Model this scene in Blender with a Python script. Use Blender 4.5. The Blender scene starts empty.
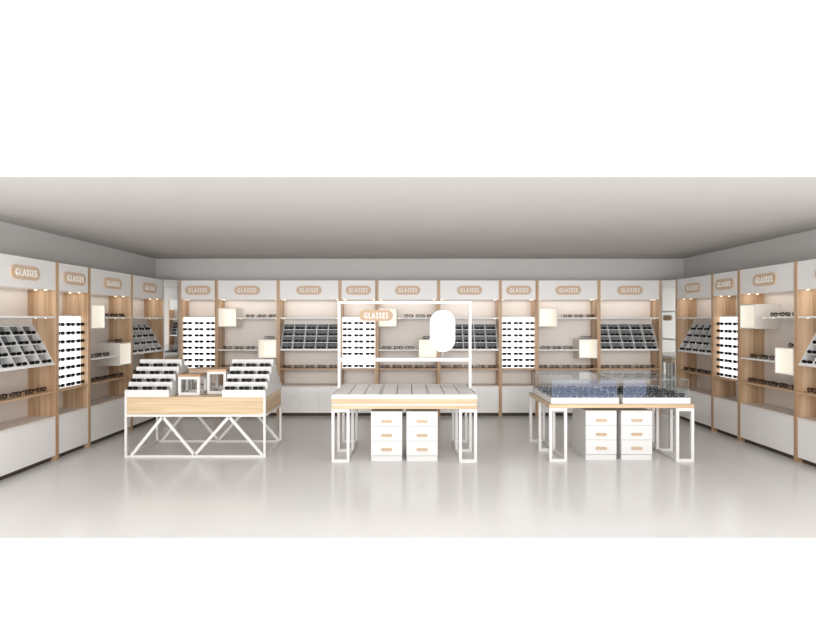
import bpy, bmesh, math, random
from mathutils import Vector, Matrix
random.seed(7)
S = bpy.context.scene
COL = S.collection
PI = math.pi

# ------------------------------------------------------------------ camera, world, exposure
cam_d = bpy.data.cameras.new('camera')
cam_d.sensor_width = 36.0
cam_d.lens = 530.0 / 816.0 * 36.0
cam_d.clip_start = 0.05
cam = bpy.data.objects.new('camera', cam_d)
cam.location = (0, 0, 1.70)
cam.rotation_euler = (PI / 2, 0, 0)
COL.objects.link(cam)
S.camera = cam

W = bpy.data.worlds.new('world')
S.world = W
W.use_nodes = True
bg = W.node_tree.nodes['Background']
bg.inputs[0].default_value = (1.0, 0.99, 0.98, 1)
bg.inputs[1].default_value = 2.2
S.view_settings.view_transform = 'Standard'
S.view_settings.look = 'None'
S.view_settings.exposure = 0.0
S.view_settings.gamma = 1.0
S.view_settings.use_curve_mapping = False

SOFFIT_W = 0.7      # watts of the light strip under each cabinet header

sun_d = bpy.data.lights.new('fill_sun', 'SUN')      # broad soft sun added through the open front to brighten the back
sun_d.energy = 1.0
sun_d.angle = math.radians(30)
sun_d.color = (1.0, 0.985, 0.97)
sun_o = bpy.data.objects.new('fill_sun', sun_d)
sun_o.rotation_euler = (math.radians(90 - 6), 0, 0)
COL.objects.link(sun_o)


def area_light(name, loc, sx, sy, power, color, parent=None, rot=(0, 0, 0)):
    d = bpy.data.lights.new(name, 'AREA')
    d.shape = 'RECTANGLE'
    d.size, d.size_y, d.energy, d.color = sx, sy, power, color
    o = bpy.data.objects.new(name, d)
    o.location = loc
    o.rotation_euler = rot
    COL.objects.link(o)
    if parent:
        o.parent = parent
    return o


# ------------------------------------------------------------------ materials
def lin(c):
    def f(v):
        v /= 255.0
        return v / 12.92 if v <= 0.04045 else ((v + 0.055) / 1.055) ** 2.4
    return (f(c[0]), f(c[1]), f(c[2]), 1)


def mat(name, rgb, rough=0.5, metal=0.0, emit=0.0, ecol=None, spec=0.5, coat=0.0, var=0.0, scale=6.0):
    m = bpy.data.materials.new(name)
    m.use_nodes = True
    nt = m.node_tree
    b = nt.nodes['Principled BSDF']
    b.inputs['Base Color'].default_value = lin(rgb)
    b.inputs['Roughness'].default_value = rough
    b.inputs['Metallic'].default_value = metal
    b.inputs['Specular IOR Level'].default_value = spec
    b.inputs['Coat Weight'].default_value = coat
    if emit:
        b.inputs['Emission Color'].default_value = lin(ecol or rgb)
        b.inputs['Emission Strength'].default_value = emit
    if var:
        tc = nt.nodes.new('ShaderNodeTexCoord')
        n = nt.nodes.new('ShaderNodeTexNoise')
        n.inputs['Scale'].default_value = scale
        n.inputs['Detail'].default_value = 3
        mx = nt.nodes.new('ShaderNodeMix')
        mx.data_type = 'RGBA'
        mx.inputs[6].default_value = lin(rgb)
        mx.inputs[7].default_value = lin([max(0, v * (1 - var)) for v in rgb])
        nt.links.new(tc.outputs['Object'], n.inputs['Vector'])
        nt.links.new(n.outputs['Fac'], mx.inputs[0])
        nt.links.new(mx.outputs[2], b.inputs['Base Color'])
    return m


def wood(name, light, dark, axis, rough=0.42, freq=26.0):
    """grain runs along `axis` of the object"""
    m = bpy.data.materials.new(name)
    m.use_nodes = True
    nt = m.node_tree
    b = nt.nodes['Principled BSDF']
    b.inputs['Roughness'].default_value = rough
    tc = nt.nodes.new('ShaderNodeTexCoord')
    mp = nt.nodes.new('ShaderNodeMapping')
    sc = [freq, freq, freq]
    sc['xyz'.index(axis)] = freq * 0.03
    mp.inputs['Scale'].default_value = sc
    n = nt.nodes.new('ShaderNodeTexNoise')
    n.inputs['Scale'].default_value = 1.0
    n.inputs['Detail'].default_value = 4
    n.inputs['Distortion'].default_value = 0.4
    n2 = nt.nodes.new('ShaderNodeTexNoise')
    n2.inputs['Scale'].default_value = 0.25
    n2.inputs['Detail'].default_value = 1
    ad = nt.nodes.new('ShaderNodeMath')
    ad.operation = 'ADD'
    cr = nt.nodes.new('ShaderNodeValToRGB')
    cr.color_ramp.elements[0].position = 0.42
    cr.color_ramp.elements[0].color = lin(dark)
    cr.color_ramp.elements[1].position = 0.60
    cr.color_ramp.elements[1].color = lin(light)
    hv = nt.nodes.new('ShaderNodeMath')
    hv.operation = 'MULTIPLY'
    hv.inputs[1].default_value = 0.5
    L = nt.links.new
    L(tc.outputs['Object'], mp.inputs['Vector'])
    L(mp.outputs['Vector'], n.inputs['Vector'])
    L(mp.outputs['Vector'], n2.inputs['Vector'])
    L(n.outputs['Fac'], ad.inputs[0])
    L(n2.outputs['Fac'], ad.inputs[1])
    L(ad.outputs[0], hv.inputs[0])
    L(hv.outputs[0], cr.inputs[0])
    L(cr.outputs[0], b.inputs['Base Color'])
    return m


def glass(name, tint, refl, rough=0.0, haze=0.0, hazecol=(220, 228, 250), refcol=(235, 240, 255)):
    """thin pane: mostly clear, mirror reflection by the viewing angle"""
    m = bpy.data.materials.new(name)
    m.use_nodes = True
    nt = m.node_tree
    nt.nodes.clear()
    out = nt.nodes.new('ShaderNodeOutputMaterial')
    tr = nt.nodes.new('ShaderNodeBsdfTransparent')
    tr.inputs[0].default_value = lin(tint)
    gl = nt.nodes.new('ShaderNodeBsdfGlossy')
    gl.inputs['Roughness'].default_value = rough
    gl.inputs[0].default_value = lin(refcol)
    lw = nt.nodes.new('ShaderNodeLayerWeight')       # same from both faces of the pane
    lw.inputs[0].default_value = 0.5
    fr = nt.nodes.new('ShaderNodeMath')
    fr.operation = 'POWER'
    fr.inputs[1].default_value = 5.0
    nt.links.new(lw.outputs['Facing'], fr.inputs[0])
    mu = nt.nodes.new('ShaderNodeMath')
    mu.operation = 'MULTIPLY_ADD'
    mu.use_clamp = True
    mu.inputs[1].default_value = 0.4
    mu.inputs[2].default_value = refl
    mx = nt.nodes.new('ShaderNodeMixShader')
    L = nt.links.new
    L(fr.outputs[0], mu.inputs[0])
    L(mu.outputs[0], mx.inputs[0])
    L(tr.outputs[0], mx.inputs[1])
    L(gl.outputs[0], mx.inputs[2])
    last = mx
    if haze:
        df = nt.nodes.new('ShaderNodeBsdfDiffuse')
        df.inputs[0].default_value = lin(hazecol)
        m2 = nt.nodes.new('ShaderNodeMixShader')
        m2.inputs[0].default_value = haze
        L(mx.outputs[0], m2.inputs[1])
        L(df.outputs[0], m2.inputs[2])
        last = m2
    L(last.outputs[0], out.inputs[0])
    return m


M = {}
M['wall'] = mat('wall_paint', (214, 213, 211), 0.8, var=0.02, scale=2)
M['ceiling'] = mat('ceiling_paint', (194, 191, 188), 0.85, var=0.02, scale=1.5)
M['floor'] = mat('polished_floor', (217, 215, 213), 0.19, spec=0.33, var=0.03, scale=0.8)
M['white'] = mat('white_lacquer', (238, 237, 236), 0.32, var=0.01)
M['base'] = mat('white_gloss_front', (236, 234, 232), 0.12, var=0.01)
M['metal'] = mat('white_powder_coat', (216, 214, 212), 0.35)
M['twhite'] = mat('white_table_lacquer', (214, 213, 212), 0.35, var=0.01)
M['beige'] = mat('beige_back_board', (226, 218, 211), 0.45, var=0.03, scale=3)
M['wood_v'] = wood('oak_vertical', (210, 180, 148), (174, 140, 108), 'z', 0.42, 38.0)
M['wood_x'] = wood('oak_shelf', (212, 182, 150), (186, 152, 120), 'x')
M['wood_t'] = wood('pale_oak_table', (212, 190, 158), (188, 160, 126), 'x', 0.4, 30)
M['wood_ty'] = wood('pale_oak_table_side', (206, 182, 150), (182, 152, 118), 'y', 0.4, 30)
M['wood_h'] = wood('oak_handle', (196, 172, 144), (184, 160, 132), 'x', 0.4, 20)
M['plaque'] = mat('oak_plaque', (218, 192, 166), 0.45, var=0.06, scale=9)
M['letter'] = mat('white_letter', (252, 251, 248), 0.4)
M['plaque_f'] = mat('oak_hanging_plaque', (190, 160, 130), 0.5, var=0.06, scale=9)
M['stool_top'] = wood('oak_riser_top', (196, 160, 122), (160, 122, 86), 'x', 0.45, 30)
M['kick'] = mat('dark_kick_board', (70, 58, 46), 0.6)
M['glow'] = mat('backlit_acrylic', (255, 255, 255), 0.4, emit=1.1, ecol=(255, 255, 255))
M['cream'] = mat('cream_lightbox', (238, 235, 228), 0.5, emit=0.2, ecol=(255, 250, 238))
M['boxw'] = mat('display_box_lacquer', (222, 216, 208), 0.4)
M['led'] = mat('led_lens', (255, 246, 225), 0.3, emit=2.5, ecol=(255, 240, 210))
M['rackedge'] = mat('rack_light_grey', (238, 238, 237), 0.4)
M['rackback'] = mat('rack_dark_board', (122, 123, 126), 0.45)
M['black'] = mat('black_acetate', (12, 12, 13), 0.35, spec=0.22)
M['lens'] = mat('dark_lens', (8, 9, 11), 0.3, spec=0.14)
M['clearlens'] = glass('tinted_clear_lens', (225, 223, 221), 0.02)
M['mirror'] = mat('mirror_silver', (238, 240, 240), 0.015, metal=1.0)
M['inlay'] = mat('grey_inlay_pad', (243, 241, 238), 0.5, var=0.02)
M['groove'] = mat('groove_grey', (120, 117, 112), 0.6)
M['grey'] = mat('clear_acrylic_ledge', (225, 225, 225), 0.2)
M['glass'] = glass('clear_glass', (250, 252, 252), 0.008)
M['sheenpane'] = glass('painted_blue_sheen_glass', (252, 253, 255), 0.045, haze=0.02, hazecol=(226, 234, 255), refcol=(192, 212, 255))  # bluish reflection put into the pane's haze and gloss colour
M['caselens'] = glass('smoke_lens', (200, 202, 206), 0.01)
M['gedge'] = mat('glass_edge', (176, 186, 186), 0.2)


# ------------------------------------------------------------------ mesh builder
class MB:
    def __init__(self):
        self.bm = bmesh.new()
        self.mi = 0

    def _fin(self, faces):
        for f in faces:
            f.material_index = self.mi

    def box(self, x0, x1, y0, y1, z0, z1, bev=0.0):
        bm = self.bm
        r = bmesh.ops.create_cube(bm, size=1.0)
        vs = r['verts']
        for v in vs:
            v.co = Vector(((x0 + x1) / 2 + v.co.x * (x1 - x0), (y0 + y1) / 2 + v.co.y * (y1 - y0), (z0 + z1) / 2 + v.co.z * (z1 - z0)))
        fs = set(f for v in vs for f in v.link_faces)
        self._fin(fs)
        if bev:
            es = list(set(e for v in vs for e in v.link_edges))
            rb = bmesh.ops.bevel(bm, geom=es, offset=bev, segments=2, affect='EDGES', profile=0.5)
            self._fin(rb['faces'])
        return self

    def prism(self, pts, axis, a, b):
        """extrude 2D outline pts along axis from a to b. axis 'y': pts are (x,z); 'x': (y,z); 'z': (x,y)"""
        def P(p, t):
            return {'y': (p[0], t, p[1]), 'x': (t, p[0], p[1]), 'z': (p[0], p[1], t)}[axis]
        bm = self.bm
        A = [bm.verts.new(P(p, a)) for p in pts]
        B = [bm.verts.new(P(p, b)) for p in pts]
        fs = [bm.faces.new(A), bm.faces.new(B[::-1])]
        n = len(pts)
        for i in range(n):
            fs.append(bm.faces.new((A[i], B[i], B[(i + 1) % n], A[(i + 1) % n])))
        self._fin(fs)
        return self

    def bar(self, p, q, w, d=None, up=(0, 1, 0)):
        """rectangular bar from p to q: width w across, depth d along `up`"""
        d = d or w
        p, q, u = Vector(p), Vector(q), Vector(up)
        t = (q - p).normalized()
        s = t.cross(u).normalized()
        u = s.cross(t).normalized()
        bm = self.bm
        R = []
        for c in (p, q):
            R.append([bm.verts.new(c + s * (w / 2) * i + u * (d / 2) * j) for i, j in ((-1, -1), (1, -1), (1, 1), (-1, 1))])
        A, B = R
        fs = [bm.faces.new(A[::-1]), bm.faces.new(B)]
        for i in range(4):
            fs.append(bm.faces.new((A[i], A[(i + 1) % 4], B[(i + 1) % 4], B[i])))
        self._fin(fs)
        return self

    def tube(self, pts, r, seg=6, closed=False):
        bm = self.bm
        pts = [Vector(p) for p in pts]
        n = len(pts)
        rings = []
        prev = None
        for i, p in enumerate(pts):
            if closed:
                t = (pts[(i + 1) % n] - pts[i - 1]).normalized()
            else:
                t = (pts[min(i + 1, n - 1)] - pts[max(i - 1, 0)]).normalized()
            ref = Vector((0, 1, 0)) if abs(t.y) < 0.8 else Vector((0, 0, 1))
            a = t.cross(ref).normalized()
            b = a.cross(t).normalized()
            rings.append([bm.verts.new(p + (a * math.cos(k * 2 * PI / seg) + b * math.sin(k * 2 * PI / seg)) * r) for k in range(seg)])
        fs = []
        m = n if closed else n - 1
        for i in range(m):
            A, B = rings[i], rings[(i + 1) % n]
            for k in range(seg):
                fs.append(bm.faces.new((A[k], A[(k + 1) % seg], B[(k + 1) % seg], B[k])))
        if not closed:
            fs.append(bm.faces.new(rings[0][::-1]))
            fs.append(bm.faces.new(rings[-1]))
        self._fin(fs)
        for f in fs:
            f.smooth = True
        return self

    def mesh(self, name, mats):
        bmesh.ops.recalc_face_normals(self.bm, faces=self.bm.faces)
        me = bpy.data.meshes.new(name)
        self.bm.to_mesh(me)
        self.bm.free()
        for m in (mats if isinstance(mats, (list, tuple)) else [mats]):
            me.materials.append(M[m] if isinstance(m, str) else m)
        return me

    def obj(self, name, mats, parent=None, loc=None):
        o = bpy.data.objects.new(name, self.mesh(name, mats))
        COL.objects.link(o)
        if parent:
            o.parent = parent
        if loc:
            o.location = loc
        return o


def box(name, m, parent, x0, x1, y0, y1, z0, z1, bev=0.0):
    return MB().box(x0, x1, y0, y1, z0, z1, bev).obj(name, m, parent)


def tag(o, label=None, cat=None, group=None, kind=None):
    for k, v in (('label', label), ('category', cat), ('group', group), ('kind', kind)):
        if v:
            o[k] = v
    if label:
        n = len(label.split())
        assert 4 <= n <= 16, (n, label)
    return o


def thing(name, label, cat, loc=(0, 0, 0), rz=0.0, group=None):
    o = bpy.data.objects.new(name, None)
    o.empty_display_size = 0.1
    o.location = loc
    o.rotation_euler = (0, 0, rz)
    COL.objects.link(o)
    return tag(o, label, cat, group)


def stadium(w, h, n=12, cx=0.0, cz=0.0):
    """rounded-end outline; long side along the larger of w/h"""
    pts = []
    if w >= h:
        r = h / 2
        for s, c in ((1, w / 2 - r), (-1, -(w / 2 - r))):
            for k in range(n + 1):
                a = -PI / 2 + PI * k / n
                pts.append((cx + c + s * r * math.cos(a), cz + s * r * math.sin(a)))
    else:
        r = w / 2
        for s, c in ((1, h / 2 - r), (-1, -(h / 2 - r))):
            for k in range(n + 1):
                a = PI * k / n
                pts.append((cx + s * r * math.cos(a), cz + c + s * r * math.sin(a)))
    return pts


def rrect(w, h, r, n=5):
    pts = []
    for sx, sz, a0 in ((1, 1, 0), (-1, 1, PI / 2), (-1, -1, PI), (1, -1, 1.5 * PI)):
        for k in range(n + 1):
            a = a0 + PI / 2 * k / n
            pts.append((sx * (w / 2 - r) + r * math.cos(a), sz * (h / 2 - r) + r * math.sin(a)))
    return pts


# ------------------------------------------------------------------ room shell (open front)
X0, X1, Y0, Y1, H = -4.63, 5.05, 4.13, 9.72, 2.823
t = 0.012


def struct(name, m, *b):
    o = box(name, m, None, *b)
    o['kind'] = 'structure'
    return o


struct('floor', 'floor', X0 - t, X1 + t, Y0, Y1 + t, -t, 0.0)
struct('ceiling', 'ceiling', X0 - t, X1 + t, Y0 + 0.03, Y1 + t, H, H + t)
struct('wall_back', 'wall', X0 - t, X1 + t, Y1, Y1 + 0.1, 0, H)
struct('wall_left', 'wall', X0 - 0.1, X0, Y0, Y1 + 0.1, 0, H)
struct('wall_right', 'wall', X1, X1 + 0.1, Y0, Y1 + 0.1, 0, H)

# ------------------------------------------------------------------ lettering
fc = bpy.data.curves.new('glasses_text', 'FONT')
fc.body = 'GLASSES'
fc.size = 1.0
fc.extrude = 0.03
fc.offset = 0.014
fc.space_character = 1.3
fc.align_x = 'CENTER'
fc.resolution_u = 3
fo = bpy.data.objects.new('text_source', fc)
COL.objects.link(fo)
bpy.context.view_layer.update()
text_me = bpy.data.meshes.new_from_object(fo.evaluated_get(bpy.context.evaluated_depsgraph_get()))
bpy.data.objects.remove(fo)
xs = [v.co.x for v in text_me.vertices]
ys = [v.co.y for v in text_me.vertices]
cx, cy = (min(xs) + max(xs)) / 2, (min(ys) + max(ys)) / 2
TW, TH = max(xs) - min(xs), max(ys) - min(ys)
text_me.transform(Matrix.Translation((-cx, -cy, 0)))
text_me.transform(Matrix.Rotation(PI / 2, 4, 'X'))      # stands upright, reads from -y
text_me.materials.clear()
text_me.materials.append(M['letter'])


def lettering(parent, x, y, z, w, h):
    o = bpy.data.objects.new('lettering', text_me)
    COL.objects.link(o)
    o.parent = parent
    o.location = (x, y, z)
    o.scale = (w / TW, 0.14, h / TH)
    o['label'] = 'white raised letters'
    return o


# ------------------------------------------------------------------ eyewear meshes
def rim_path(cx, w, h, z0, n=16, e=2.6):
    pts = []
    for k in range(n):
        a = 2 * PI * k / n
        c, s = math.cos(a), math.sin(a)
        x = abs(c) ** (2 / e) * (1 if c >= 0 else -1)
        z = abs(s) ** (2 / e) * (1 if s >= 0 else -1)
        # wider at the brow, narrower by the cheek
        xx = cx + x * w / 2 * (1.0 + 0.08 * z)
        pts.append((xx, 0.10 * (xx * xx) * 8 * 0.6, z0 + h / 2 + z * h / 2))
    return pts


def frame_mb(mb, w=0.062, h=0.042, gap=0.018, r=0.0042, z0=0.003):
    for s in (-1, 1):
        mb.tube(rim_path(s * (w + gap) / 2, w, h, z0), r, 6, True)
    zb = z0 + h * 0.72
    mb.tube([(-gap / 2 - 0.002, 0.001, zb), (0, -0.003, zb + 0.004), (gap / 2 + 0.002, 0.001, zb)], r * 0.9, 6)
    return mb


def lens_mb(mb, s, w=0.062, h=0.042, gap=0.018, z0=0.003):
    p = rim_path(s * (w + gap) / 2, w, h, z0)
    bm = mb.bm
    A = [bm.verts.new((x, y - 0.001, z)) for x, y, z in p]
    B = [bm.verts.new((x, y + 0.001, z)) for x, y, z in p]
    fs = [bm.faces.new(A), bm.faces.new(B[::-1])]
    for i in range(len(p)):
        j = (i + 1) % len(p)
        fs.append(bm.faces.new((A[i], B[i], B[j], A[j])))
    mb._fin(fs)
    return mb


def temple_mb(mb, s, w=0.062, h=0.042, gap=0.018, z0=0.003, r=0.0036, ln=0.135):
    x = s * (w + gap / 2 + 0.003)
    zt = z0 + h * 0.8
    mb.tube([(x, 0.008, zt), (x + s * 0.002, 0.02, zt), (x, ln * 0.62, zt - 0.002), (x - s * 0.005, ln * 0.85, zt - 0.014), (x - s * 0.008, ln, 0.004)], r, 5)
    return mb


def make_eyewear(name, lensmat, r, h):
    mb = MB()
    frame_mb(mb, h=h, r=r)
    for s in (-1, 1):
        temple_mb(mb, s, h=h, r=r * 0.85)
    mb.mi = 1
    for s in (-1, 1):
        lens_mb(mb, s, h=h)
    return mb.mesh(name, ['black', lensmat])


ME_EYE = make_eyewear('eyeglasses', 'clearlens', 0.0046, 0.046)
ME_SUN = make_eyewear('sunglasses', 'caselens', 0.0058, 0.046)


def put(me, name, loc, rz, label, cat, group, sc=1.0, mw=None, zs=1.0):
    o = bpy.data.objects.new(name, me)
    v = Vector(loc)
    if mw is not None:
        v = mw @ v
    o.location = v
    o.rotation_euler = (0, 0, rz)
    o.scale = (sc, sc, sc * zs)
    COL.objects.link(o)
    return tag(o, label, cat, group)


# ------------------------------------------------------------------ cabinets
D = 0.36
HP = 0.03          # half a divider
HH = 2.40
Z_HEAD, Z_TOP, Z_MID, Z_LOW, Z_BASE = 2.06, 1.745, 1.18, 0.845, 0.54
ORD = ['first', 'second', 'third', 'fourth', 'fifth', 'sixth', 'seventh', 'eighth']


def shell(root, w, panels):
    for s in (0, 1):
        x = 0 if s == 0 else w - HP
        box('side_panel', 'wood_v', root, x, x + HP - 0.0005, 0, D, 0, HH)
    box('back_panel', 'beige', root, HP, w - HP, D - 0.02, D, 0.05, HH - 0.01)
    box('header_panel', 'white', root, HP, w - HP, 0.004, 0.026, Z_HEAD, HH - 0.002)
    box('soffit', 'white', root, HP, w - HP, 0.026, D - 0.02, Z_HEAD + 0.005, Z_HEAD + 0.025)
    sg = MB().prism(stadium(0.445, 0.155), "y", -0.016, 0.004).obj('sign_plaque', 'plaque', root, (w / 2, 0, 2.225))
    sg['label'] = 'oak pill-shaped sign'
    lettering(sg, 0, -0.0185, 0, 0.325, 0.078)
    for s in (0, 1):
        for dy in (0.10, 0.22):
            x = HP + 0.035 if s == 0 else w - HP - 0.035
            MB().prism([(x + 0.014 * math.cos(a * PI / 6), dy + 0.014 * math.sin(a * PI / 6)) for a in range(12)], 'z', Z_HEAD - 0.004, Z_HEAD + 0.005).obj('downlight', 'led', root)
    area_light('soffit_light', (w / 2, 0.19, Z_HEAD - 0.012), w - 0.12, 0.22, SOFFIT_W * w, (1.0, 0.96, 0.91), root)
    # base unit
    box('base_top', 'beige', root, HP, w - HP, 0.0, D - 0.02, Z_BASE - 0.022, Z_BASE)
    box('base_body', 'base', root, HP, w - HP, 0.024, D - 0.02, 0.06, Z_BASE - 0.024)
    iw = (w - 2 * HP) / panels
    for k in range(panels):
        box('door', 'base', root, HP + k * iw + 0.0006, HP + (k + 1) * iw - 0.0006, 0.004, 0.022, 0.062, Z_BASE - 0.024, 0.001)
    box('kick_board', 'kick', root, HP, w - HP, 0.06, 0.08, 0.0, 0.06)


def shelf(root, x0, x1, z, m, leds=False, th=0.022):
    o = box('shelf', m, root, x0, x1, 0.008, D - 0.02, z - th, z, 0.002)
    if leds:
        for x in (x0 + 0.035, x1 - 0.035):
            for dy in (0.10, 0.22):
                MB().prism([(x + 0.011 * math.cos(a * PI / 6), dy + 0.011 * math.sin(a * PI / 6)) for a in range(12)], 'z', z - th - 0.004, z - th).obj('downlight', 'led', o)
    return o


def lit_box(root, x0, x1, z0, z1):
    d = D - 0.022
    mb = MB()
    th = 0.012
    mb.box(x0, x1, -0.004, d, z0, z0 + th)
    mb.box(x0, x1, -0.004, d, z1 - th, z1)
    mb.box(x0, x0 + th, -0.004, d, z0 + th, z1 - th)
    mb.box(x1 - th, x1, -0.004, d, z0 + th, z1 - th)
    o = mb.obj('display_box', 'boxw', root)
    q = MB()
    i0, i1, k0, k1, e = x0 + th, x1 - th, z0 + th, z1 - th, 0.003
    q.box(i0, i1, d - 0.012, d - 0.004, k0, k1)
    q.box(i0, i0 + e, 0.0, d - 0.012, k0, k1).box(i1 - e, i1, 0.0, d - 0.012, k0, k1)
    q.box(i0 + e, i1 - e, 0.0, d - 0.012, k0, k0 + e).box(i0 + e, i1 - e, 0.0, d - 0.012, k1 - e, k1)
    p = q.obj('light_panel', 'cream', o)
    p['label'] = 'cream glowing lining inside the box'
    return o


def cab(kind, w, loc, rz, who, extra):
    """kind: box / grid / panel.  who: short unique phrase naming the cabinet"""
    mw = Matrix.Translation(loc) @ Matrix.Rotation(rz, 4, 'Z')
    desc = {'box': 'oak and white cabinet with two cream lit boxes, ' + extra,
            'grid': 'oak and white cabinet holding a slanted grey rack, ' + extra,
            'panel': 'narrow oak cabinet with a glowing white panel, ' + extra}[kind]
    root = thing('display_cabinet', desc, 'cabinet', loc, rz, 'display cabinets along the walls')
    shell(root, w, 2 if kind == 'panel' else 3)
    a, b = HP, w - HP
    G = 'eyeglasses in the wall cabinets'
    def row(n, x0, dx, z, phrase, y=0.10):
        for k in range(n):
            q = (ORD[k] + ' from left ') if n > 1 else 'alone '
            put(ME_EYE, 'eyeglasses', (x0 + k * dx + random.uniform(-.008, .008), y, z), rz + random.uniform(-.12, .12),
                'black eyeglasses, ' + q + phrase + ', ' + who, 'eyeglasses', G, 1.04, mw)
    if kind == 'box':
        bw = 0.325
        lit_box(root, a, a + bw, 1.58, 1.915)
        shelf(root, a + bw, b, Z_TOP, 'white', True)
        lit_box(root, b - bw, b, 1.025, 1.36)
        shelf(root, a, b - bw, Z_MID, 'white')
        shelf(root, a, b, Z_LOW, 'wood_x')
        row(3, 0.565, 0.205, Z_TOP, 'on top shelf')
        row(3, 0.17, 0.205, Z_MID, 'on white middle shelf')
        row(1, 0.905, 0, 1.36, 'on lower lit box')
        row(5, 0.135, 0.205, Z_LOW, 'on wooden shelf')
    elif kind == 'grid':
        shelf(root, a, b, Z_TOP, 'white', True)
        shelf(root, a, b, Z_MID, 'white')
        shelf(root, a, b, Z_LOW, 'wood_x')
        row(5, 0.135, 0.205, Z_LOW, 'on wooden shelf')
        box('filler_board', 'beige', root, a, b, 0.282, 0.292, Z_MID + 0.457, Z_TOP - 0.022)
        # slanted rack
        r = thing('slanted_rack', 'slanted grey pigeonhole rack of eyewear on white shelf, ' + who, 'rack', mw @ Vector((0, 0, Z_MID)), rz, 'slanted racks')
        zt, yf, ys = 0.455, 0.015, 0.252
        def Y(z): return yf + ys * z / zt
        def YB_(z): return 0.175 + (0.325 - 0.175) * z / zt
        xa, xb = a + 0.004, b - 0.004
        cw = (xb - xa) / 5
        MB().prism([(YB_(0), 0), (YB_(zt), zt), (YB_(zt) + 0.01, zt), (YB_(0) + 0.01, 0)], 'x', xa, xb).obj('back_board', 'rackback', r)
        for k in range(6):
            x = xa + k * cw
            xx = min(max(x - 0.005, xa), xb - 0.010)
            nm = 'side_panel' if k in (0, 5) else 'divider'
            MB().prism([(Y(0), 0), (Y(zt), zt), (YB_(zt), zt), (YB_(0), 0)], 'x', xx, xx + 0.010).obj(nm, 'rackedge', r)
        rh = zt / 4
        for k in range(5):
            z = min(k * rh, zt - 0.011)
            lg = MB()
            for c in range(5):
                l0 = xa + c * cw + (0.0055 if c else 0.0105)
                l1 = xa + (c + 1) * cw - (0.0055 if c < 4 else 0.0105)
                lg.box(l0, l1, Y(z) - 0.001, YB_(z) - 0.001, z, z + 0.011)
            lg.obj('ledge' if k < 4 else 'top_board', 'rackedge', r)
        for i in range(4):
            for c in range(5):
                z = (3 - i) * rh
                put(ME_SUN_SHORT, 'eyeglasses', (xa + (c + .5) * cw, Y(z) + 0.018, Z_MID + z + 0.0115), rz,  # folded sunglasses with dark lenses, filed under eyeglasses
                    'dark glasses, row %s, column %s of slanted rack, %s' % (('one', 'two', 'three', 'four')[i], ('one', 'two', 'three', 'four', 'five')[c], who),
                    'eyeglasses', 'dark-lensed glasses in the slanted racks', 1.05, mw, 0.78)
    else:
        y = 0.10
        lb = box('lit_backing', 'glow', root, a + 0.001, b - 0.001, y, y + 0.03, Z_LOW, Z_TOP)
        lb['label'] = 'glowing white acrylic panel'
        box('lit_panel_top', 'white', root, a, b, y, D - 0.02, Z_TOP, Z_TOP + 0.014)
        box('shelf', 'wood_x', root, a, b, 0.008, D - 0.02, Z_LOW - 0.022, Z_LOW)
        for i in range(8):
            z = Z_TOP - 0.12 - 0.1085 * i
            box('ledge', 'grey', root, a + 0.01, b - 0.01, y - 0.045, y, z - 0.006, z)
            for c in range(3):
                x = w / 2 + (c - 1) * 0.203
                put(ME_SUN_SHORT, 'sunglasses', (x, y - 0.056, z), rz,
                    'black sunglasses, %s row down, %s, on %s' % (ORD[i], ('left', 'middle', 'right')[c], who),
                    'sunglasses', 'sunglasses on the glowing panels', 1.1, mw, 0.8)
    return root


# sunglasses with folded temples (sit on small ledges)
def folded():
    mb = MB()
    frame_mb(mb, h=0.040, r=0.0048)
    mb.tube([(-0.070, 0.012, 0.034), (-0.066, 0.022, 0.030), (0.052, 0.030, 0.012)], 0.0038, 5)
    mb.tube([(0.070, 0.012, 0.034), (0.066, 0.020, 0.030), (-0.052, 0.036, 0.012)], 0.0038, 5)
    mb.mi = 1
    for s in (-1, 1):
        lens_mb(mb, s, h=0.040)
    return mb.mesh('sunglasses_folded', ['black', 'lens'])


ME_SUN_SHORT = folded()
WD, NW = 1.09, 0.65
YB = 9.35
x = -4.03
place = ['leftmost', 'middle', 'rightmost']
nice = {'panel': 'narrow panel cabinet', 'box': 'lit box cabinet', 'grid': 'rack cabinet'}
short = {'panel': '%s back-wall glowing panel', 'box': '%s back-wall cabinet', 'grid': '%s back-wall cabinet'}
for i, k in enumerate(['panel', 'box', 'grid'] * 3):
    w = NW if k == 'panel' else WD
    p = place[i // 3]
    cab(k, w, (x, YB, 0), 0, short[k] % p, p + ' such one on back wall')
    x += w
XB_END = x
# left wall, far to near
y = 9.27
for k, who, ex in (('grid', 'far left-wall cabinet', 'far end of left wall'), ('box', 'left-wall cabinet', 'the one on left wall'),
                   ('panel', 'left-wall glowing panel', 'the one on left wall'), ('grid', 'nearest left-wall cabinet', 'nearest on left wall')):
    w = NW if k == 'panel' else WD
    y -= w
    cab(k, w, (-4.26, y, 0), PI / 2, who, ex)
# right wall, far to near
y = 9.19
for k, who, ex in (('grid', 'far right-wall cabinet', 'far end of right wall'), ('panel', 'right-wall glowing panel', 'the one on right wall'),
                   ('box', 'right-wall cabinet', 'the one on right wall'), ('grid', 'nearest right-wall cabinet', 'nearest on right wall')):
    w = NW if k == 'panel' else WD
    cab(k, w, (4.65, y, 0), -PI / 2, who, ex)
    y -= w


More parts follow.
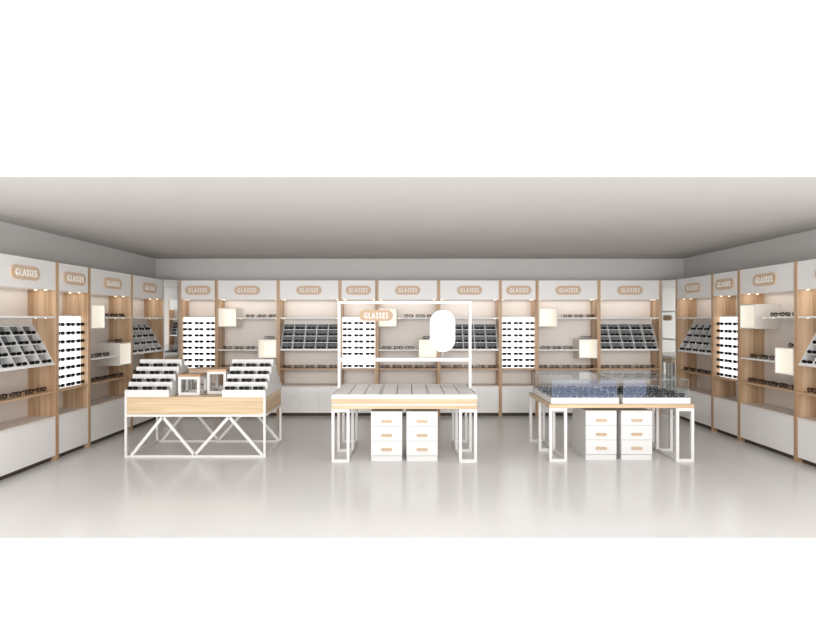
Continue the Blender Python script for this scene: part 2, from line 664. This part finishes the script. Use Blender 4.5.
# ------------------------------------------------------------------ corner mirrors
def corner_mirror(p, q, label):
    p, q = Vector((p[0], p[1], 0)), Vector((q[0], q[1], 0))
    d = q - p
    L = d.length
    r = thing('corner_mirror', label, 'mirror', p, math.atan2(d.y, d.x), 'tall mirrors in the room corners')
    f = MB()
    f.box(0, 0.012, -0.006, 0.02, 0, HH).box(L - 0.012, L, -0.006, 0.02, 0, HH)
    f.box(0.012, L - 0.012, -0.006, 0.02, 0, 0.03).box(0.012, L - 0.012, -0.006, 0.02, HH - 0.012, HH)
    f.obj('frame', 'metal', r)
    box('mirror_glass', 'mirror', r, 0.012, L - 0.012, 0.0, 0.006, 0.03, HH - 0.012)
    return r


corner_mirror((-4.242, 9.20), (-4.05, 9.392), 'tall narrow mirror panel in back left corner between cabinets')
corner_mirror((4.475, 9.385), (4.655, 9.205), 'tall narrow mirror panel in back right corner between cabinets')


# ------------------------------------------------------------------ table legs made of rectangular frames
def leg_frames(root, xl, wide, depth, top, s):
    """one end: three upright rectangular frames and the rails that join them (s=+1 left end, inner rail to the right)"""
    b = 0.035
    for k, y in enumerate((0, (depth - b) / 2, depth - b)):
        m = MB()
        m.box(xl, xl + b, y, y + b, 0, top, 0.002).box(xl + wide - b, xl + wide, y, y + b, 0, top, 0.002)
        m.box(xl + b, xl + wide - b, y, y + b, 0, b).box(xl + b, xl + wide - b, y, y + b, top - b, top)
        m.obj('leg_frame', 'metal', root)
    xi = xl + wide - b if s > 0 else xl
    m = MB()
    for z in (0, top - b):
        m.box(xi + 0.004, xi + b - 0.004, b, (depth - b) / 2, z + 0.003, z + b - 0.003)
        m.box(xi + 0.004, xi + b - 0.004, (depth - b) / 2 + b, depth - b, z + 0.003, z + b - 0.003)
    m.obj('rail', 'metal', root)


# middle table
TX, TY, TWD, TD = -0.913, 6.323, 1.737, 1.06
tb = thing('display_table', 'centre white table with two oak bands and grey-tiled white trays', 'table', (TX, TY, 0), 0, 'display tables')
leg_frames(tb, 0, 0.215, TD, 0.636, 1)
leg_frames(tb, TWD - 0.215, 0.215, TD, 0.636, -1)
box('lower_band', 'wood_t', tb, 0, TWD, 0, TD, 0.638, 0.680, 0.002)
box('middle_strip', 'metal', tb, 0.004, TWD - 0.004, 0.004, TD - 0.004, 0.680, 0.695)
box('upper_band', 'wood_t', tb, 0, TWD, 0, TD, 0.695, 0.760, 0.002)
tw = TWD / 3
for k, q in enumerate(('left', 'middle', 'right')):
    r = thing('display_tray', 'white tray with six grey pads, %s third of centre table top' % q, 'tray', (TX + k * tw + 0.001, TY, 0.760), 0, 'trays on the centre table')
    w = tw - 0.002
    f = MB()
    f.box(0, w, 0, TD, 0, 0.040)
    rim = 0.010
    f.box(0, rim, 0, TD, 0.040, 0.051).box(w - rim, w, 0, TD, 0.040, 0.051)
    f.box(rim, w - rim, 0, 0.02, 0.040, 0.051).box(rim, w - rim, TD - 0.02, TD, 0.040, 0.051)
    f.obj('tray_body', 'twhite', r)
    cw = (w - 2 * rim) / 3
    gr = MB()
    for c in (1, 2):
        gr.box(rim + c * cw - 0.005, rim + c * cw + 0.005, 0.022, TD - 0.022, 0.040, 0.0415)
    gr.obj('groove', 'groove', r)
    for c in range(3):
        for j in range(2):
            y0 = 0.02 + j * (TD - 0.04) / 2
            box('pad', 'inlay', r, rim + c * cw + 0.008, rim + (c + 1) * cw - 0.008, y0 + 0.006, y0 + (TD - 0.04) / 2 - 0.006, 0.040, 0.047)

# frame standing on the middle table
FY = 6.85
fr = thing('mirror_stand', 'white open metal frame standing on the centre table', 'stand', (0, FY, 0.811), 0)
fx0, fx1, ft, b = -0.91, 0.822, 1.946, 0.038
b0 = 0.8135
m = MB()
z0 = 0.002
box('post', 'metal', fr, fx0, fx0 + b, 0, b, z0, ft - 0.811, 0.002)
box('post', 'metal', fr, fx1 - b, fx1, 0, b, z0, ft - 0.811, 0.002)
box('top_bar', 'metal', fr, fx0 + b, fx1 - b, 0, b, ft - 0.811 - b, ft - 0.811, 0.002)
box('cross_bar', 'metal', fr, fx0 + b, fx1 - b, 0, b, 1.163 - 0.811, 1.21 - 0.811, 0.002)
# hanging sign
zc = 1.7 + 4.5 * FY / 530
xc = -32 * FY / 530
sg = thing('hanging_sign', 'oak pill-shaped sign reading GLASSES hung from the white centre frame', 'sign', (xc, FY + 0.019, zc), 0)
pl = MB().prism(stadium(0.44, 0.142), 'y', -0.02, 0.02).obj('plaque', 'plaque_f', sg)
lettering(pl, 0, -0.024, 0, 0.31, 0.074)
for dx in (-0.11, 0.115):
    MB().tube([(dx, 0, 0.069), (dx, 0, ft - b - zc)], 0.004, 8).obj('hanger', 'metal', sg)
# oval mirror
xc = 34.6 * FY / 530
zc = 1.7 - 11 * FY / 530
om = thing('oval_mirror', 'bright white-looking oblong mirror with round ends in the centre frame', 'mirror', (xc, FY + 0.019, zc), 0)
MB().prism(stadium(0.328, 0.545, 20), 'y', -0.008, 0.012).obj('frame', 'metal', om)
MB().prism(stadium(0.312, 0.529, 20), 'y', -0.0095, -0.008).obj('mirror_glass', 'mirror', om)
MB().tube([(0, 0, 0.27), (0, 0, ft - b - zc)], 0.005, 8).obj('rod', 'metal', om)
MB().tube([(0, 0, -0.27), (0, 0, 1.21 - zc)], 0.005, 8).obj('rod', 'metal', om)


# ------------------------------------------------------------------ drawer pedestals
def pedestal(x0, y0, label):
    w, h, d = 0.375, 0.60, 0.52
    r = thing('drawer_unit', label, 'drawer unit', (x0, y0, 0), 0, 'drawer units under the tables')
    box('plinth', 'twhite', r, 0.002, w - 0.002, 0.006, d, 0, 0.06)
    box('body', 'twhite', r, 0, w, 0.018, d, 0.062, h, 0.002)
    dh = (h - 0.064) / 3
    for k in range(3):
        z = 0.064 + k * dh
        dr = box('drawer', 'twhite', r, 0, w, 0, 0.017, z + 0.0015, z + dh - 0.0015, 0.0015)
        hz = 0.50 - (2 - k) * 0.169 - 0.02
        hd = MB().prism(stadium(0.135, 0.034, 8, w / 2, hz), 'y', -0.012, 0.0).obj('handle', 'wood_h', dr)
        hd['label'] = 'oak pill-shaped handle'


pedestal(-0.445, 6.38, 'white three-drawer unit under the centre table, left one')
pedestal(-0.018, 6.38, 'white three-drawer unit under the centre table, right one')

# ------------------------------------------------------------------ right table with glass cases
RX, RY = 1.693, 6.35
rt = thing('display_table', 'right-hand white-legged table with oak top carrying glass cases', 'table', (RX, RY, 0), 0, 'display tables')
leg_frames(rt, 0, 0.215, TD, 0.643, 1)
leg_frames(rt, TWD - 0.215, 0.215, TD, 0.643, -1)
tp = box('table_top', 'wood_t', rt, 0, TWD, 0, TD, 0.645, 0.690, 0.002)
# pedestals below
pedestal(2.16, 6.44, 'white three-drawer unit under the glass-case table, left one')
pedestal(2.592, 6.44, 'white three-drawer unit under the glass-case table, right one')


def case(x0, w, label, who, split):
    d = TD - 0.06
    r = thing('glass_case', label, 'display case', (x0, RY + 0.02, 0.692), 0, 'glass cases on the right-hand table')
    th = 0.073
    box('tray', 'twhite', r, 0, w, 0, d, 0, th, 0.002)
    zt = 0.282
    g = 0.006
    i = 0.018
    if split:
        xm = i + 0.275  # front pane split where the painted bluish reflection ends
        p = box('pane', 'sheenpane', r, i, xm, i, i + g, th, zt)
        p['label'] = 'glass pane with painted blue sheen'
        box('pane', 'glass', r, xm + 0.002, w - i, i, i + g, th, zt)
    else:
        p = box('pane', 'sheenpane', r, i, w - i, i, i + g, th, zt)
        p['label'] = 'glass pane with painted blue sheen'
    box('pane', 'glass', r, i, w - i, d - i - g, d - i, th, zt)
    box('pane', 'glass', r, i, i + g, i + g, d - i - g, th, zt)
    box('pane', 'glass', r, w - i - g, w - i, i + g, d - i - g, th, zt)
    box('top_pane', 'glass', r, i, w - i, i, d - i, zt, zt + g)
    e = MB()
    for xx in (i, w - i):
        e.tube([(xx, i, th), (xx, i, zt + g)], 0.0018, 4)
        e.tube([(xx, d - i, th), (xx, d - i, zt + g)], 0.0018, 4)
        e.tube([(xx, i, zt + g), (xx, d - i, zt + g)], 0.0018, 4)
    e.tube([(i, i, zt + g), (w - i, i, zt + g)], 0.0018, 4)
    e.tube([(i, d - i, zt + g), (w - i, d - i, zt + g)], 0.0018, 4)
    e.obj('edge_trim', 'gedge', r)
    for j in range(4):
        for c in range(5):
            px = 0.105 + c * (w - 0.21) / 4 + random.uniform(-.008, .008)
            py = 0.07 + j * 0.23
            put(ME_SUN, 'sunglasses', (x0 + px, RY + 0.02 + py, 0.692 + th), random.uniform(-.25, .25),
                'black sunglasses inside %s glass case, %s row back, %s from left' % (who, ORD[j], ORD[c]),
                'sunglasses', 'sunglasses in the glass cases', 1.02, None, 0.85)


case(RX + 0.028, 0.815, 'left glass display case full of sunglasses, blue sheen painted on front', 'left', False)
case(RX + 0.888, 0.815, 'right glass display case full of sunglasses, mostly clear front', 'right', True)

# ------------------------------------------------------------------ left table with truss base
LX, LY, LW, LD = -3.504, 6.55, 1.743, 0.85
lt = thing('display_table', 'left-hand table with deep oak apron on white zigzag metal frame', 'table', (LX, LY, 0), 0, 'display tables')
b = 0.028
AZ0, AZ1 = 0.532, 0.748
for px in (0, LW - b):
    for py in (0, LD - b):
        box('leg', 'metal', lt, px, px + b, py, py + b, 0, AZ1)
for z, nm in ((0, 'bottom_rail'), (AZ0 - b, 'upper_rail')):
    for py in (0, LD - b):
        box(nm, 'metal', lt, b, LW - b, py, py + b, z, z + b)
    for px in (0, LW - b):
        box(nm, 'metal', lt, px, px + b, b, LD - b, z, z + b)
for py in (b / 2, LD - b / 2):
    xs_ = [0.085, 0.47, 0.865, 1.29, LW - 0.04]
    for k in range(4):
        z0, z1 = (b, AZ0 - b) if k % 2 == 0 else (AZ0 - b, b)
        MB().bar((xs_[k], py, z0), (xs_[k + 1], py, z1), 0.036, 0.024).obj('brace', 'metal', lt)
box('apron', 'wood_t', lt, b, LW - b, 0.006, 0.024, AZ0, AZ1)
box('apron', 'wood_t', lt, b, LW - b, LD - 0.024, LD - 0.006, AZ0, AZ1)
box('apron', 'wood_ty', lt, 0.006, 0.024, b, LD - b, AZ0, AZ1)
box('apron', 'wood_ty', lt, LW - 0.024, LW - 0.006, b, LD - b, AZ0, AZ1)
box('table_top', 'wood_t', lt, 0.024, LW - 0.024, 0.024, LD - 0.024, AZ1 - 0.02, AZ1)


# sunglasses with separate parts for the stepped stands
def parts_sunglasses():
    r = bpy.data.objects.new('sunglasses', None)
    r.empty_display_size = 0.05
    COL.objects.link(r)
    frame_mb(MB_ := MB(), h=0.046, r=0.0058, w=0.066, gap=0.010)
    MB_.obj('frame', 'black', r)
    for s in (-1, 1):
        temple_mb(m_ := MB(), s, h=0.046, r=0.0048, ln=0.085, w=0.066, gap=0.010)
        m_.obj('temple', 'black', r)
        lens_mb(m_ := MB(), s, h=0.046, w=0.066, gap=0.010)
        o = m_.obj('lens', 'lens', r)
        o['label'] = 'dark glossy lens'
    return r


proto = parts_sunglasses()
used = [False]


def copy_thing(o):
    c = o.copy()
    COL.objects.link(c)
    for ch in o.children:
        k = ch.copy()
        COL.objects.link(k)
        k.parent = c
    return c


def riser(x0, w, q):
    r = thing('stepped_stand', 'white stepped stand of sunglasses at %s end of oak-apron table' % q, 'stand', (x0, LY, AZ1), 0, 'white stepped stands')
    n, dy, h0, dh = 4, 0.0945, 0.087, 0.0875
    pts = [(0, 0)]
    for k in range(n + 1):
        pts.append((k * dy, h0 + (k - 1) * dh if k else 0)) if k else None
        pts.append((k * dy, h0 + k * dh))
    full = LD
    for k in range(n, -1, -1):
        pts.append((full - k * dy, h0 + k * dh))
        pts.append((full - k * dy, h0 + (k - 1) * dh if k else 0))
    # clean duplicates
    cl = []
    for p in pts:
        if not cl or (abs(cl[-1][0] - p[0]) + abs(cl[-1][1] - p[1])) > 1e-6:
            cl.append(p)
    MB().prism(cl, 'x', 0, w).obj('stand_body', 'twhite', r)
    # raised lip at the front of every step keeps the glasses in
    for k in range(n):
        for c in range(3):
            o = proto if not used[0] else copy_thing(proto)
            used[0] = True
            o.location = (x0 + 0.095 + c * (w - 0.185) / 2, LY + k * dy + 0.008, AZ1 + h0 + k * dh + 0.001)
            o.scale = (0.88, 0.95, 0.80)
            o.rotation_euler = (0, 0, 0)
            tag(o, 'black sunglasses on %s white stepped stand, %s step up, %s of three' % (q, ORD[k], ('left', 'middle', 'right')[c]),
                'sunglasses', 'sunglasses on the white stepped stands')
    return r


riser(LX + 0.002, 0.545, 'left')
riser(LX + LW - 0.537, 0.535, 'right')


# small frame stools between the stands
def stool(x0, y0, w, d, h, label):
    r = thing('riser_stool', label, 'riser', (x0, y0, AZ1), 0, 'small oak-topped risers')
    b = 0.034
    for px in (0, w - b):
        for py in (0, d - b):
            box('leg', 'metal', r, px, px + b, py, py + b, 0, h - 0.028)
    for z, nm in ((0, 'bottom_rail'), (h - 0.028 - b, 'top_rail')):
        m = MB()
        for py in (0, d - b):
            m.box(b, w - b, py, py + b, z, z + b)
        for px in (0, w - b):
            m.box(px, px + b, b, d - b, z, z + b)
        m.obj(nm, 'metal', r)
    box('top', 'stool_top', r, -0.004, w + 0.004, -0.004, d + 0.004, h - 0.028, h)


stool(-2.91, 6.71, 0.272, 0.26, 0.262, 'lowest small white cube riser with oak top, front left of three')
stool(-2.594, 6.84, 0.245, 0.33, 0.315, 'tallest small white riser with oak top beside right stepped stand')
stool(-2.90, 7.02, 0.29, 0.28, 0.300, 'small white riser with oak top behind the lowest cube riser')
